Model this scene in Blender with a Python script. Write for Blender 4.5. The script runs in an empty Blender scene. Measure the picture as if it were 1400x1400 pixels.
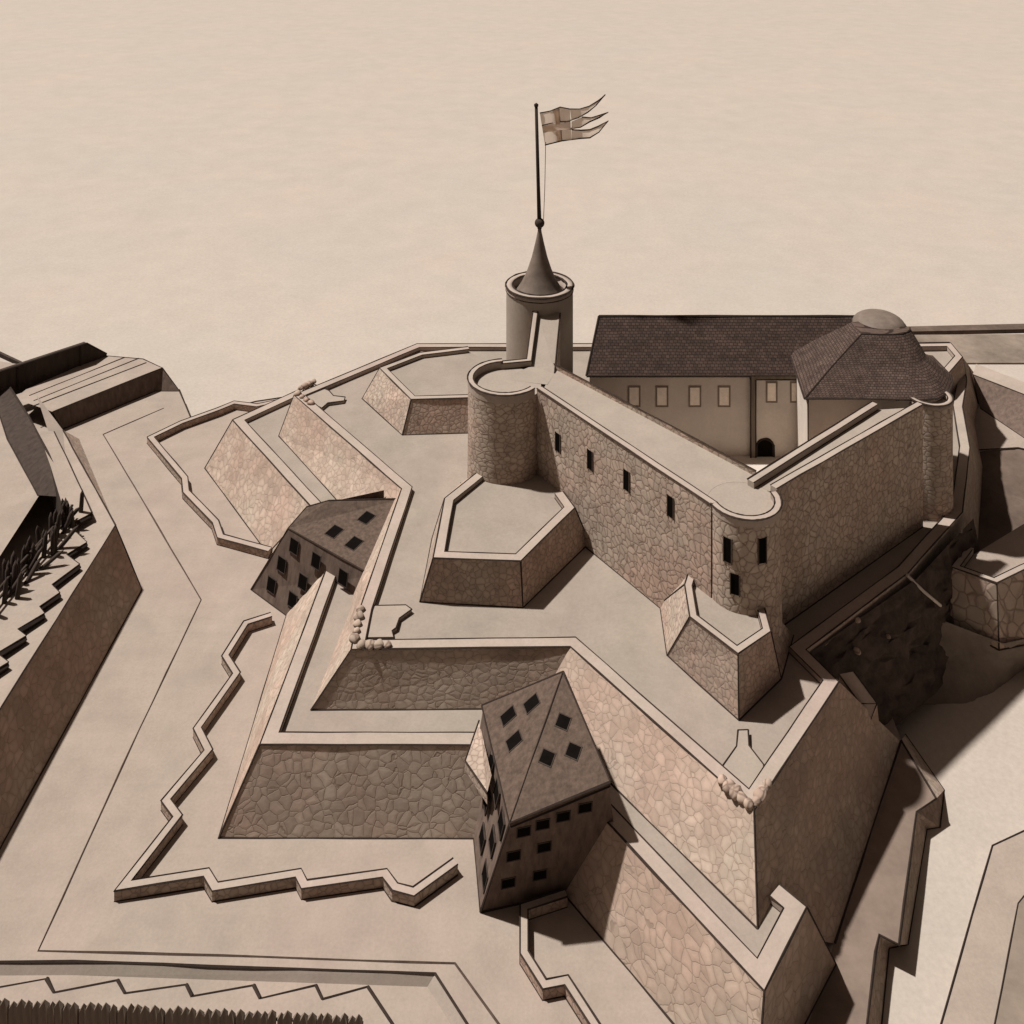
import bpy, bmesh, math, random
from mathutils import Vector as V
from mathutils.geometry import tessellate_polygon
random.seed(7)
R = math.radians
scene = bpy.context.scene
C = scene.collection

# ---------------------------------------------------------------- camera, sky, sun, exposure
H, F, XC, YH = 120.0, 1400.0, 700.0, -173.0     # camera height, focal length and horizon in pixels of the 1400 px picture
cam_d = bpy.data.cameras.new('camera'); cam = bpy.data.objects.new('camera', cam_d); C.objects.link(cam)
cam.location = (0, 0, H); cam.rotation_euler = (R(90), 0, 0)
cam_d.sensor_width = 36; cam_d.lens = 36 * F / 1400
cam_d.shift_y = -(700 - YH) / 1400
cam_d.clip_end = 20000; cam_d.clip_start = 1
scene.camera = cam

SUN_EL, SUN_AZ = 62.0, -74.0                     # azimuth measured from +Y towards +X
world = bpy.data.worlds.new('World'); scene.world = world; world.use_nodes = True
wn = world.node_tree.nodes; wl = world.node_tree.links
bg = wn['Background']
sky = wn.new('ShaderNodeTexSky'); sky.sky_type = 'NISHITA'; sky.sun_disc = False
sky.sun_elevation = R(SUN_EL); sky.sun_rotation = R(SUN_AZ); sky.dust_density = 4; sky.air_density = 1.0
hs = wn.new('ShaderNodeHueSaturation'); hs.inputs['Saturation'].default_value = 0.12
tint = wn.new('ShaderNodeMix'); tint.data_type = 'RGBA'; tint.blend_type = 'MULTIPLY'
tint.inputs[0].default_value = 1; tint.inputs[7].default_value = (1.0, 0.76, 0.61, 1)   # a dusty warm sky
wl.new(sky.outputs[0], hs.inputs['Color']); wl.new(hs.outputs[0], tint.inputs[6]); wl.new(tint.outputs[2], bg.inputs['Color'])
bg.inputs['Strength'].default_value = 0.023
sd = bpy.data.lights.new('sun', 'SUN'); so = bpy.data.objects.new('sun', sd); C.objects.link(so)
sd.energy = 4.15; sd.angle = R(1.6); sd.color = (1.0, 0.965, 0.92)
sdir = V((math.sin(R(SUN_AZ)) * math.cos(R(SUN_EL)), math.cos(R(SUN_AZ)) * math.cos(R(SUN_EL)), math.sin(R(SUN_EL))))
so.rotation_euler = sdir.to_track_quat('Z', 'Y').to_euler(); so.location = sdir * 300
vs = scene.view_settings
vs.view_transform = 'Standard'; vs.look = 'None'; vs.gamma = 1; vs.use_curve_mapping = False; vs.exposure = 0.56

# ---------------------------------------------------------------- pixel helpers (picture point at a known height -> world)
def P(x, y, z):
    t = (H - z) * F / (y - YH)
    return V(((x - XC) / F * t, t, z))
def D(x, y, dep):                                # picture point at a known distance
    return V(((x - XC) / F * dep, dep, H - (y - YH) / F * dep))
def PL(x, y, a, b, c):                           # picture point on the plane through a, b, c
    n = (b - a).cross(c - a); d = V(((x - XC) / F, 1, -(y - YH) / F)); o = V((0, 0, H))
    return o + d * ((a - o).dot(n) / d.dot(n))
def at_z(p, z): return V((p.x, p.y, z))

# ---------------------------------------------------------------- materials
ALB = 0.69      # all base colours are written for a white-lit sheet and scaled to real albedos
sc3 = lambda c: tuple(x * ALB for x in c)
def nt(name, rough=0.95):
    m = bpy.data.materials.new(name); m.use_nodes = True
    n = m.node_tree.nodes; l = m.node_tree.links; b = n['Principled BSDF']
    b.inputs['Roughness'].default_value = rough; b.inputs['Specular IOR Level'].default_value = 0.15
    tc = n.new('ShaderNodeTexCoord')
    return m, n, l, b, tc
def mixc(n, l, fac, a, b, mode='MIX'):
    x = n.new('ShaderNodeMix'); x.data_type = 'RGBA'; x.blend_type = mode
    for sock, val in ((x.inputs[0], fac), (x.inputs[6], a), (x.inputs[7], b)):
        if hasattr(val, 'is_output'): l.new(val, sock)
        elif isinstance(val, (int, float)): sock.default_value = val
        else: sock.default_value = (*val, 1)
    return x.outputs[2]
def noise(n, l, vec, scale, detail=4, rough=0.6, dist=0.0):
    t = n.new('ShaderNodeTexNoise'); t.inputs['Scale'].default_value = scale; t.inputs['Detail'].default_value = detail
    t.inputs['Roughness'].default_value = rough; t.inputs['Distortion'].default_value = dist
    l.new(vec, t.inputs['Vector']); return t.outputs[0]
def ramp(n, l, fac, *stops):
    r = n.new('ShaderNodeValToRGB'); e = r.color_ramp.elements
    while len(e) < len(stops): e.new(0.5)
    for el, (p, c) in zip(e, stops):
        el.position = p; el.color = (c, c, c, 1) if isinstance(c, (int, float)) else (*c, 1)
    l.new(fac, r.inputs[0]); return r.outputs[0]
def mapping(n, l, vec, sc=(1, 1, 1), rot=(0, 0, 0)):
    mp = n.new('ShaderNodeMapping'); mp.inputs['Scale'].default_value = sc; mp.inputs['Rotation'].default_value = rot
    l.new(vec, mp.inputs['Vector']); return mp.outputs[0]
def bump(n, l, b, hgt, strength, dist):
    bp = n.new('ShaderNodeBump'); bp.inputs['Strength'].default_value = strength; bp.inputs['Distance'].default_value = dist
    l.new(hgt, bp.inputs['Height']); l.new(bp.outputs[0], b.inputs['Normal'])

def paper(name, col, pink, stain=0.25, grain=0.10, streak=0.0, scale=1.0, rel=0.15):
    """worn limewash / packed earth: blotches, rosy patches, fine grain"""
    col, pink = sc3(col), sc3(pink)
    m, n, l, b, tc = nt(name)
    o = tc.outputs['Object']
    big = ramp(n, l, noise(n, l, o, 0.035 * scale, 5, 0.55, 0.6), (0.34, 0.0), (0.68, 1.0))
    c = mixc(n, l, big, col, pink)
    mid = ramp(n, l, noise(n, l, o, 0.16 * scale, 6, 0.65), (0.3, 1 - stain), (0.7, 1.0))
    c = mixc(n, l, 1.0, c, mid, 'MULTIPLY')
    fine = ramp(n, l, noise(n, l, o, 2.6 * scale, 3, 0.7), (0.25, 1 - grain), (0.75, 1 + 0.0))
    c = mixc(n, l, 1.0, c, fine, 'MULTIPLY')
    if streak:
        st = ramp(n, l, noise(n, l, mapping(n, l, o, (0.035, 0.5, 0.5)), 1.0, 4, 0.7), (0.3, 1 - streak), (0.7, 1.0))
        c = mixc(n, l, 1.0, c, st, 'MULTIPLY')
        weave = ramp(n, l, noise(n, l, mapping(n, l, o, (0.9, 0.02, 0.5)), 1.0, 3, 0.7), (0.3, 1 - streak * 0.6), (0.7, 1.0))
        c = mixc(n, l, 1.0, c, weave, 'MULTIPLY')
    l.new(c, b.inputs['Base Color'])
    bump(n, l, b, noise(n, l, o, 1.2 * scale, 5, 0.7), rel, 0.2)
    return m

def stone(name, size, col=(0.64, 0.525, 0.425), pink=(0.64, 0.46, 0.365), joint=(0.29, 0.21, 0.165), courses=1.0, soft=0.2, line=0.03):
    """rubble masonry: rounded stones with dark joints"""
    col, pink, joint = sc3(col), sc3(pink), sc3(joint)
    m, n, l, b, tc = nt(name)
    o = tc.outputs['Object']
    wob = n.new('ShaderNodeTexNoise'); wob.inputs['Scale'].default_value = 0.45 / size; wob.inputs['Detail'].default_value = 3
    l.new(o, wob.inputs['Vector'])
    off = n.new('ShaderNodeVectorMath'); off.operation = 'MULTIPLY_ADD'
    l.new(wob.outputs[1], off.inputs[0]); off.inputs[1].default_value = (size * 0.9,) * 3; l.new(o, off.inputs[2])
    vec = mapping(n, l, off.outputs[0], (1 / size, 1 / size, courses / size))
    v1 = n.new('ShaderNodeTexVoronoi'); v1.feature = 'DISTANCE_TO_EDGE'; v1.inputs['Scale'].default_value = 1; v1.inputs['Randomness'].default_value = 0.85
    v2 = n.new('ShaderNodeTexVoronoi'); v2.feature = 'F1'; v2.inputs['Scale'].default_value = 1; v2.inputs['Randomness'].default_value = 0.85
    l.new(vec, v1.inputs['Vector']); l.new(vec, v2.inputs['Vector'])
    edge = v1.outputs['Distance']
    wv = n.new('ShaderNodeMath'); wv.operation = 'MULTIPLY_ADD'   # joints of uneven width
    l.new(noise(n, l, o, 0.9 / size, 3), wv.inputs[0]); wv.inputs[1].default_value = -0.10
    l.new(edge, wv.inputs[2])
    wv2 = n.new('ShaderNodeMath'); wv2.operation = 'ADD'; l.new(wv.outputs[0], wv2.inputs[0]); wv2.inputs[1].default_value = 0.05
    mask = ramp(n, l, wv2.outputs[0], (line * 0.4, 0.0), (line + 0.02, 0.62), (soft, 1.0))
    sep = n.new('ShaderNodeSeparateColor'); l.new(v2.outputs['Color'], sep.inputs[0])
    cell = ramp(n, l, sep.outputs[0], (0.0, 0.84), (1.0, 1.06))
    pk = ramp(n, l, noise(n, l, o, 0.07, 4, 0.6), (0.4, 0.0), (0.62, 1.0))
    c = mixc(n, l, pk, col, pink)
    c = mixc(n, l, 1.0, c, cell, 'MULTIPLY')
    st = ramp(n, l, noise(n, l, o, 0.22, 6, 0.7), (0.3, 0.72), (0.68, 1.05))
    c = mixc(n, l, 1.0, c, st, 'MULTIPLY')
    c = mixc(n, l, mask, joint, c)
    l.new(c, b.inputs['Base Color'])
    bump(n, l, b, mask, 0.35, 0.12)
    return m

def plain(name, col, var=0.3, scale=0.6, rough=0.9, stretch=(1, 1, 1)):
    col = sc3(col); m, n, l, b, tc = nt(name, rough)
    o = mapping(n, l, tc.outputs['Object'], stretch)
    c = mixc(n, l, 1.0, col, ramp(n, l, noise(n, l, o, scale, 6, 0.7), (0.3, 1 - var), (0.7, 1.05)), 'MULTIPLY')
    l.new(c, b.inputs['Base Color'])
    bump(n, l, b, noise(n, l, o, scale * 5, 4), 0.15, 0.08)
    return m

def tiles(name, col, dark, w=0.75, h=0.55):
    """rows of roof tiles; UV in metres"""
    col, dark = sc3(col), sc3(dark)
    m, n, l, b, tc = nt(name, 0.85)
    u = tc.outputs['UV']
    wob = n.new('ShaderNodeTexNoise'); wob.inputs['Scale'].default_value = 0.5; l.new(u, wob.inputs['Vector'])
    off = n.new('ShaderNodeVectorMath'); off.operation = 'MULTIPLY_ADD'
    l.new(wob.outputs[1], off.inputs[0]); off.inputs[1].default_value = (0.35, 0.25, 0); l.new(u, off.inputs[2])
    br = n.new('ShaderNodeTexBrick'); l.new(off.outputs[0], br.inputs['Vector'])
    br.inputs['Scale'].default_value = 1; br.inputs['Brick Width'].default_value = w; br.inputs['Row Height'].default_value = h
    br.inputs['Mortar Size'].default_value = 0.07; br.inputs['Mortar Smooth'].default_value = 0.5; br.inputs['Bias'].default_value = 0.1
    br.inputs['Color1'].default_value = (*col, 1); br.inputs['Color2'].default_value = (*[x * 0.6 for x in col], 1); br.inputs['Mortar'].default_value = (*dark, 1)
    c = mixc(n, l, 1.0, br.outputs['Color'], ramp(n, l, noise(n, l, tc.outputs['Object'], 0.35, 6, 0.75), (0.3, 0.6), (0.7, 1.25)), 'MULTIPLY')
    l.new(c, b.inputs['Base Color'])
    bump(n, l, b, br.outputs['Fac'], 0.4, -0.06)
    return m

M = {}
M['ground'] = paper('pale_packed_earth', (0.49, 0.407, 0.338), (0.52, 0.412, 0.345), 0.18, 0.14, 0.05)
M['water'] = paper('pale_calm_water', (0.585, 0.515, 0.445), (0.615, 0.52, 0.445), 0.08, 0.16, 0.0, 0.6, 0.03)
M['terrace'] = paper('terrace_earth', (0.42, 0.36, 0.297), (0.46, 0.372, 0.315), 0.18, 0.14)
M['coping'] = paper('limewashed_coping', (0.54, 0.455, 0.38), (0.57, 0.445, 0.38), 0.2, 0.14)
M['walk'] = paper('wall_walk_paving', (0.47, 0.40, 0.33), (0.49, 0.40, 0.335), 0.18, 0.14)
M['plaster'] = paper('old_plaster', (0.84, 0.74, 0.64), (0.84, 0.72, 0.63), 0.2, 0.10)
M['stone'] = stone('rubble_masonry', 1.05)
M['stone_big'] = stone('large_rubble_masonry', 1.35, joint=(0.37, 0.28, 0.22), soft=0.3, line=0.015, courses=1.2)
M['stone_mid'] = stone('medium_rubble_masonry', 1.2, joint=(0.37, 0.28, 0.22), soft=0.3, line=0.015, courses=1.5)
M['stone_small'] = stone('small_rubble_masonry', 0.85, joint=(0.3, 0.22, 0.18), soft=0.25, line=0.02)
M['stone_course'] = stone('coursed_masonry', 1.15, courses=1.5)
M['stone_block'] = stone('large_block_masonry', 2.0, col=(0.52, 0.42, 0.335), soft=0.10, line=0.04)
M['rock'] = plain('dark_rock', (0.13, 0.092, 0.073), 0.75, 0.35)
M['earth'] = plain('brown_earth', (0.20, 0.145, 0.115), 0.55, 0.12)
M['berm'] = plain('shaded_berm_brown', (0.30, 0.225, 0.18), 0.35, 0.15)  # dark brown stands in for shade on the berm
M['shore'] = plain('grey_shore', (0.34, 0.27, 0.215), 0.5, 0.10)
M['ink'] = plain('dark_ink_line', (0.055, 0.038, 0.03), 0.4, 0.7)  # colour of the pen outlines added along edges
M['inksoft'] = plain('brown_ink_line', (0.13, 0.09, 0.07), 0.5, 0.7)
M['black'] = plain('dark_opening', (0.010, 0.008, 0.007), 0.3, 1.0)
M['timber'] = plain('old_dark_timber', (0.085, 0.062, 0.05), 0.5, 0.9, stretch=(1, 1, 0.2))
M['board'] = plain('weathered_board', (0.27, 0.215, 0.17), 0.4, 0.8, stretch=(1.5, 1.5, 0.25))
M['tile'] = tiles('roof_tiles', (0.105, 0.067, 0.052), (0.024, 0.015, 0.012))
M['tile2'] = tiles('small_roof_tiles', (0.145, 0.097, 0.077), (0.04, 0.026, 0.02), 0.6, 0.5)
M['lead'] = plain('lead_sheet', (0.25, 0.195, 0.158), 0.35, 0.5, 0.6)
M['housewall'] = plain('brown_house_render', (0.21, 0.15, 0.12), 0.5, 1.2, stretch=(1, 1, 0.3))
M['houseroof'] = plain('worn_roof_covering', (0.165, 0.115, 0.088), 0.55, 1.6, stretch=(1, 1, 0.25))
M['cloth'] = plain('pale_flag_cloth', (1.05, 0.90, 0.77), 0.12, 0.4)
_n, _l = M['cloth'].node_tree.nodes, M['cloth'].node_tree.links      # thin cloth lets the sun through
_t = _n.new('ShaderNodeBsdfTranslucent'); _t.inputs[0].default_value = (0.85, 0.74, 0.64, 1)
_x = _n.new('ShaderNodeMixShader'); _x.inputs[0].default_value = 0.6
_l.new(_n['Principled BSDF'].outputs[0], _x.inputs[1]); _l.new(_t.outputs[0], _x.inputs[2]); _l.new(_x.outputs[0], _n['Material Output'].inputs[0])
M['black'].node_tree.nodes['Principled BSDF'].inputs['Specular IOR Level'].default_value = 0.0
M['glass'] = plain('pale_window_pane', (1.15, 1.0, 0.86), 0.2, 1.0)

# ---------------------------------------------------------------- mesh helpers
def tag(o, label=None, cat=None, group=None, kind=None):
    for k, v in (('label', label), ('category', cat), ('group', group), ('kind', kind)):
        if v: o[k] = v
    return o
def thing(name, label, cat, loc=(0, 0, 0), group=None):
    o = bpy.data.objects.new(name, None); C.objects.link(o); o.location = loc; o.empty_display_size = 1
    return tag(o, label, cat, group)

def offset(pts, w, closed=False):
    """move a polyline sideways (to its left) by w, mitred"""
    n = len(pts); out = []
    for i in range(n):
        d = []
        for a, b in ((i - 1, i), (i, i + 1)):
            if closed or (0 <= a and b < n):
                e = pts[b % n] - pts[a % n]; e.z = 0
                if e.length > 1e-6: d.append(e.normalized())
        nn = [V((-e.y, e.x, 0)) for e in d]
        if len(nn) == 1: k = nn[0] * w
        else:
            s = nn[0] + nn[1]
            k = s * (w / max(0.35, 1 + nn[0].dot(nn[1])))
        out.append(pts[i] + k)
    return out

class MB:
    def __init__(s): s.v = []; s.f = []; s.m = []; s.uv = {}; s.sm = set()
    def face(s, pts, m=0, uv=None, smooth=False):
        i = len(s.v); s.v += [V(p) for p in pts]
        s.f.append(tuple(range(i, i + len(pts)))); s.m.append(m)
        if uv: s.uv[len(s.f) - 1] = uv
        if smooth: s.sm.add(len(s.f) - 1)
    def poly(s, pts, m=0):
        pts = [V(p) for p in pts]
        i = len(s.v); s.v += pts
        for t in tessellate_polygon([pts]):
            a, b, c = [pts[k] for k in t]
            if (b - a).cross(c - a).z < 0: t = (t[0], t[2], t[1])
            s.f.append(tuple(i + k for k in t)); s.m.append(m)
    def strip(s, a, b, m=0, closed=False, smooth=False):
        n = len(a)
        for i in range(n if closed else n - 1):
            j = (i + 1) % n
            s.face([a[i], a[j], b[j], b[i]], m, smooth=smooth)
    def box(s, c, sx, sy, sz, m=0, ax=None):
        """box centred at c, ax = (u, v, w) unit axes"""
        u, v, w = ax or (V((1, 0, 0)), V((0, 1, 0)), V((0, 0, 1)))
        q = [c + u * (a * sx / 2) + v * (b * sy / 2) + w * (d * sz / 2) for d in (-1, 1) for a, b in ((-1, -1), (1, -1), (1, 1), (-1, 1))]
        for f in ((3, 2, 1, 0), (4, 5, 6, 7), (0, 1, 5, 4), (1, 2, 6, 5), (2, 3, 7, 6), (3, 0, 4, 7)): s.face([q[k] for k in f], m)
    def prism(s, pts, z0, m=0, mtop=None):
        """solid under a level outline"""
        low = [at_z(p, z0) for p in pts]
        s.strip(low, pts, m, True); s.poly(pts, m if mtop is None else mtop)
    def ink(s, pts, r=0.14, m=1, closed=False, wob=0.035, step=5.0):
        """a dark raised pen line added along an edge, slightly uneven"""
        pts = [V(p) for p in pts]
        if closed: pts = pts + [pts[0]]
        q = []
        for a, b in zip(pts, pts[1:]):
            k = max(1, int((b - a).length / step))
            for t in range(k):
                p = a.lerp(b, t / k)
                if t: p = p + V((random.uniform(-wob, wob), random.uniform(-wob, wob), random.uniform(-wob, wob) * 0.5))
                q.append(p)
        q.append(pts[-1])
        rings = []
        for i, p in enumerate(q):
            e = (q[min(i + 1, len(q) - 1)] - q[max(i - 1, 0)])
            if e.length < 1e-6: e = V((1, 0, 0))
            e.normalize()
            up = V((0, 0, 1)) if abs(e.z) < 0.85 else V((0, 1, 0))
            sd_ = e.cross(up).normalized(); u2 = sd_.cross(e)
            rr = r * random.uniform(0.72, 1.2)
            rings.append([p + sd_ * rr, p + u2 * rr, p - sd_ * rr, p - u2 * rr])
        for a, b in zip(rings, rings[1:]):
            for k in range(4):
                j = (k + 1) % 4
                s.face([a[k], a[j], b[j], b[k]], m)
        s.face(rings[0][::-1], m); s.face(rings[-1], m)
    def lathe(s, cx, cy, prof, n=40, m=0, a0=0.0, a1=None, smooth=True):
        full = a1 is None; a1 = a0 + 2 * math.pi if full else a1
        ring = lambda r, z: [V((cx + r * math.cos(a0 + (a1 - a0) * i / n), cy + r * math.sin(a0 + (a1 - a0) * i / n), z)) for i in range(n + 1)]
        for (r0, z0, *mm), (r1, z1, *m1) in zip(prof, prof[1:]):
            s.strip(ring(r0, z0), ring(r1, z1), m1[0] if m1 else m, False, smooth)
    def tube(s, pts, rads, n=8, m=0):
        rings = []
        for i, p in enumerate(pts):
            e = (pts[min(i + 1, len(pts) - 1)] - pts[max(i - 1, 0)]).normalized()
            up = V((0, 0, 1)) if abs(e.z) < 0.9 else V((0, 1, 0))
            a = e.cross(up).normalized(); b = a.cross(e)
            rings.append([p + (a * math.cos(2 * math.pi * k / n) + b * math.sin(2 * math.pi * k / n)) * rads[i] for k in range(n)])
        for a, b in zip(rings, rings[1:]): s.strip(a, b, m, True, True)
        s.face(rings[0], m); s.face(rings[-1][::-1], m)
    def build(s, name, mats, parent=None):
        off = parent_loc(parent)
        me = bpy.data.meshes.new(name)
        me.from_pydata([p - off for p in s.v], [], s.f)
        for k in (mats if isinstance(mats, (list, tuple)) else [mats]): me.materials.append(M[k])
        for p, mi in zip(me.polygons, s.m):
            p.material_index = mi; p.use_smooth = p.index in s.sm
        if s.uv:
            u = me.uv_layers.new(name='UVMap')
            for fi, co in s.uv.items():
                for li, q in zip(me.polygons[fi].loop_indices, co): u.data[li].uv = q
        bm = bmesh.new(); bm.from_mesh(me)
        bmesh.ops.remove_doubles(bm, verts=bm.verts, dist=0.0005)
        bmesh.ops.recalc_face_normals(bm, faces=bm.faces)
        bm.to_mesh(me); bm.free()
        o = bpy.data.objects.new(name, me); C.objects.link(o)
        if parent: o.parent = parent
        return o
def parent_loc(p):
    v = V((0, 0, 0))
    while p: v = v + V(p.location); p = p.parent
    return v

def uvquad(mb, a, b, c, d, m=0):
    """quad with UV in metres, a-b along the eave"""
    u = (b - a).normalized(); n = (b - a).cross(d - a).normalized(); w = n.cross(u)
    f = lambda p: ((p - a).dot(u), (p - a).dot(w))
    mb.face([a, b, c, d], m, [f(a), f(b), f(c), f(d)])

def parapet(mb, outer, w, hp, closed=False, ink=True, r=0.13):
    """coping along the inside of a wall top; returns its inner foot"""
    inner = offset(outer, w, closed); foot = [p - V((0, 0, hp)) for p in inner]
    mb.strip(outer, inner, 0, closed); mb.strip(inner, foot, 0, closed)
    if not closed:
        for k in (0, -1): mb.face([outer[k], inner[k], foot[k], outer[k] - V((0, 0, hp))], 0)
    if ink:
        mb.ink(outer, r, 1, closed); mb.ink(inner, r * 0.8, 1, closed)
        mb.ink(foot, r * 0.6, 1, closed)
    return foot

def window(parent, c, u, w, W, Hh, frame=0.18, mats=('inksoft', 'black'), deep=0.14):
    """framed opening at c on a face with axes u (across) and w (up)"""
    n = u.cross(w).normalized()
    ax = (u, w, n)
    f = MB()
    for du, dw, a, b in ((0, Hh / 2 + frame / 2, W + 2 * frame, frame), (0, -Hh / 2 - frame / 2, W + 2 * frame, frame),
                         (W / 2 + frame / 2, 0, frame, Hh), (-W / 2 - frame / 2, 0, frame, Hh)):
        f.box(c + u * du + w * dw, a, b, deep * 2, 0, ax)
    fo = f.build('window', [mats[0]], parent)
    p = MB(); p.box(c, W + 0.01, Hh + 0.01, 0.06, 0, ax)
    p.build('pane', [mats[1]], fo)
    return fo

def slit(parent, c, u, w, W, Hh):
    n = u.cross(w).normalized(); s = MB()
    s.box(c, W, Hh, 0.12, 0, (u, w, n))
    s.box(c + u * (W / 2 + 0.07), 0.14, Hh + 0.2, 0.3, 1, (u, w, n)); s.box(c - u * (W / 2 + 0.07), 0.14, Hh + 0.2, 0.3, 1, (u, w, n))
    return s.build('arrow_slit', ['black', 'inksoft'], parent)

def boulder(c, r, seed):
    rnd = random.Random(seed); bm = bmesh.new()
    bmesh.ops.create_icosphere(bm, subdivisions=2, radius=r)
    ph = [rnd.uniform(0, 6) for _ in range(3)]
    for v in bm.verts:
        v.co *= 1 + 0.16 * math.sin(3 * v.co.x / r + ph[0]) * math.sin(2.5 * v.co.y / r + ph[1]) + rnd.uniform(-0.05, 0.05)
        v.co.z *= 0.8
    mb = MB()
    for f in bm.faces: mb.face([c + v.co for v in f.verts], 0, smooth=True)
    bm.free(); return mb

# ================================================================ SETTING
# water: a sheet to the horizon
w = MB(); w.face([V((-9000, -200, -3)), V((9000, -200, -3)), V((9000, 12000, -3)), V((-9000, 12000, -3))])
tag(w.build('water', 'water'), kind='structure')

# ground: the moat floor and outer works' ground, with its edge wall to the water
berm = [P(1232, 1012, 0), P(1280, 1092, 0), P(1253, 1110, 0), P(1250, 1132, 0), P(1229, 1292, 0), P(1202, 1278, 0), P(1197, 1302, 0), P(1183, 1420, 0), P(1150, 1700, 0)]
berm_low = [P(1238, 1004, -3), P(1291, 1080, -3), P(1285, 1131, -3), P(1267, 1134, -3), P(1241, 1291, -3), P(1216, 1296, -3), P(1215, 1298, -3), P(1203, 1420, -3), P(1170, 1700, -3)]
sea = [P(245, 533, 0), P(262, 574, 0), P(300, 562, 0), P(350, 549, 0), P(404, 541, 0)]      # back-left edge, walking right
sink_line = [P(-300, 1316, 0), P(100, 1314, 0), P(595, 1331, 0), P(655, 1425, 0), P(700, 1560, 0)]
g = MB()
front = [V((berm[-1].x, 60, 0)), V((sink_line[-1].x + 2, 60, 0))] + [sink_line[-1], sink_line[-2], sink_line[-3], sink_line[-4], sink_line[0]]
loop = berm + front + [V((-260, 150, 0)), V((-260, 300, 0)), P(-150, 470, 0)] + sea + [V((-20, 200, 0)), V((60, 180, 0)), V((54.4, 151, 0))]
g.poly(loop, 0)
g.strip(berm_low, berm, 2); g.ink(berm, 0.16); g.ink(berm_low, 0.12)
sea_low = [at_z(p, -3) for p in sea]
g.strip(sea_low, sea, 2); g.ink(sea, 0.2)
# thin drawn edge of the ditch floor
g.ink([P(x, y, 0.02) for x, y in ((224, 558), (141, 594), (208, 706), (275, 820), (190, 998), (52, 1300), (300, 1306), (622, 1317), (700, 1425))], 0.13, 4)
# sunken outer ground at bottom left with its saw-tooth lip
sink_low = [p + V((0.3, -0.7, -0.8)) for p in sink_line]
for k in (2, 3, 4): sink_low[k] = sink_line[k] + V((-0.8, -0.6, -0.8))
g.strip(sink_low, sink_line, 3); g.ink(sink_line, 0.13)
lowg = sink_low + [V((sink_low[-1].x, 60, -0.8)), V((-120, 60, -0.8)), V((-120, sink_low[0].y, -0.8))]
g.poly(lowg, 0)
tag(g.build('ground', ['ground', 'ink', 'stone_mid', 'terrace', 'inksoft']), kind='structure')
# berm, its shade painted brown, between the bastion's right face and the water
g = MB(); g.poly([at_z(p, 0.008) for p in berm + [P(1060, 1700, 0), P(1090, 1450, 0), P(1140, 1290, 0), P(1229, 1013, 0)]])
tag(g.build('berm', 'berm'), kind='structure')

# rocky scarp and grey shore on the right
def terrain(name, rows, mat, amp, seed, sub=6):
    rnd = random.Random(seed); mb = MB()
    grid = []
    for a, b in zip(rows, rows[1:]):
        for t in range(sub):
            grid.append([pa.lerp(pb, t / sub) for pa, pb in zip(a, b)])
    grid.append(rows[-1])
    fine = []
    for r_ in grid:
        q = []
        for a, b in zip(r_, r_[1:]):
            for t in range(sub): q.append(a.lerp(b, t / sub))
        q.append(r_[-1]); fine.append(q)
    nr, nc = len(fine), len(fine[0])
    for i in range(1, nr - 1):
        for j in range(1, nc - 1):
            fine[i][j] = fine[i][j] + V((rnd.uniform(-amp, amp), rnd.uniform(-amp, amp), rnd.uniform(-amp, amp)))
    for i in range(nr - 1):
        for j in range(nc - 1): mb.face([fine[i][j], fine[i][j + 1], fine[i + 1][j + 1], fine[i + 1][j]], 0, smooth=True)
    return tag(mb.build(name, mat), kind='structure')
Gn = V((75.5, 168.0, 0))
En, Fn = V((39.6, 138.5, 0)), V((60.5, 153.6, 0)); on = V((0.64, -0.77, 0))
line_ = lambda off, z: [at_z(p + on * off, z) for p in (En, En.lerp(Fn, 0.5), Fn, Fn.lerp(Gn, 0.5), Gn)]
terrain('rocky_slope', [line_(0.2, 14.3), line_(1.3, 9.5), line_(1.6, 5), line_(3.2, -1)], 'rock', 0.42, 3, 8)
terrain('shore', [[P(1180, 950, 1.0), P(1205, 930, 1.2), P(1250, 886, 3.5), P(1288, 848, 5.5), P(1372, 880, 3.2), P(1460, 860, 2.2)],
                  [P(1205, 962, -0.5), P(1245, 935, 0.4), P(1290, 905, 0.8), P(1340, 895, 1.2), P(1390, 888, 1.4), P(1470, 880, 1)],
                  [P(1219, 973, -3.3), P(1262, 966, -3.3), P(1325, 966, -3.3), P(1362, 948, -3.3), P(1402, 915, -3.3), P(1480, 890, -3.3)]], 'shore', 0.2, 4)
terrain('moat_bank', [[P(1310, 612, 3), P(1360, 614, 3), P(1392, 612, 3), P(1500, 605, 3)],
                      [P(1310, 660, 2), P(1360, 655, 2), P(1400, 655, 2), P(1500, 650, 2)],
                      [P(1280, 740, 2), P(1320, 728, 2), P(1400, 705, 2), P(1500, 700, 2)],
                      [P(1255, 840, 0), P(1300, 830, 0), P(1400, 820, 0), P(1500, 810, 0)]], 'earth', 0.25, 5)

# far bank (bottom right): low quay opposite the fortress
q = MB()
bank = [P(1281, 1420, -1.8), P(1357, 1156, -1.8), P(1402, 1135, -1.8), P(1600, 1050, -1.8), P(1600, 1420, -1.8)]
q.prism(bank, -3.2, 0); q.ink(bank[:4], 0.12)
q2 = [P(1356, 1420, -1.7), P(1392, 1235, -1.7), P(1420, 1200, -1.7), P(1440, 1200, -1.7), P(1400, 1420, -1.7)]
q.poly(q2, 2); q.ink(q2[:3], 0.1)
tag(q.build('quay', ['ground', 'ink', 'shore']), 'low pale quay across the water in the bottom right corner', 'quay')

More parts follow.
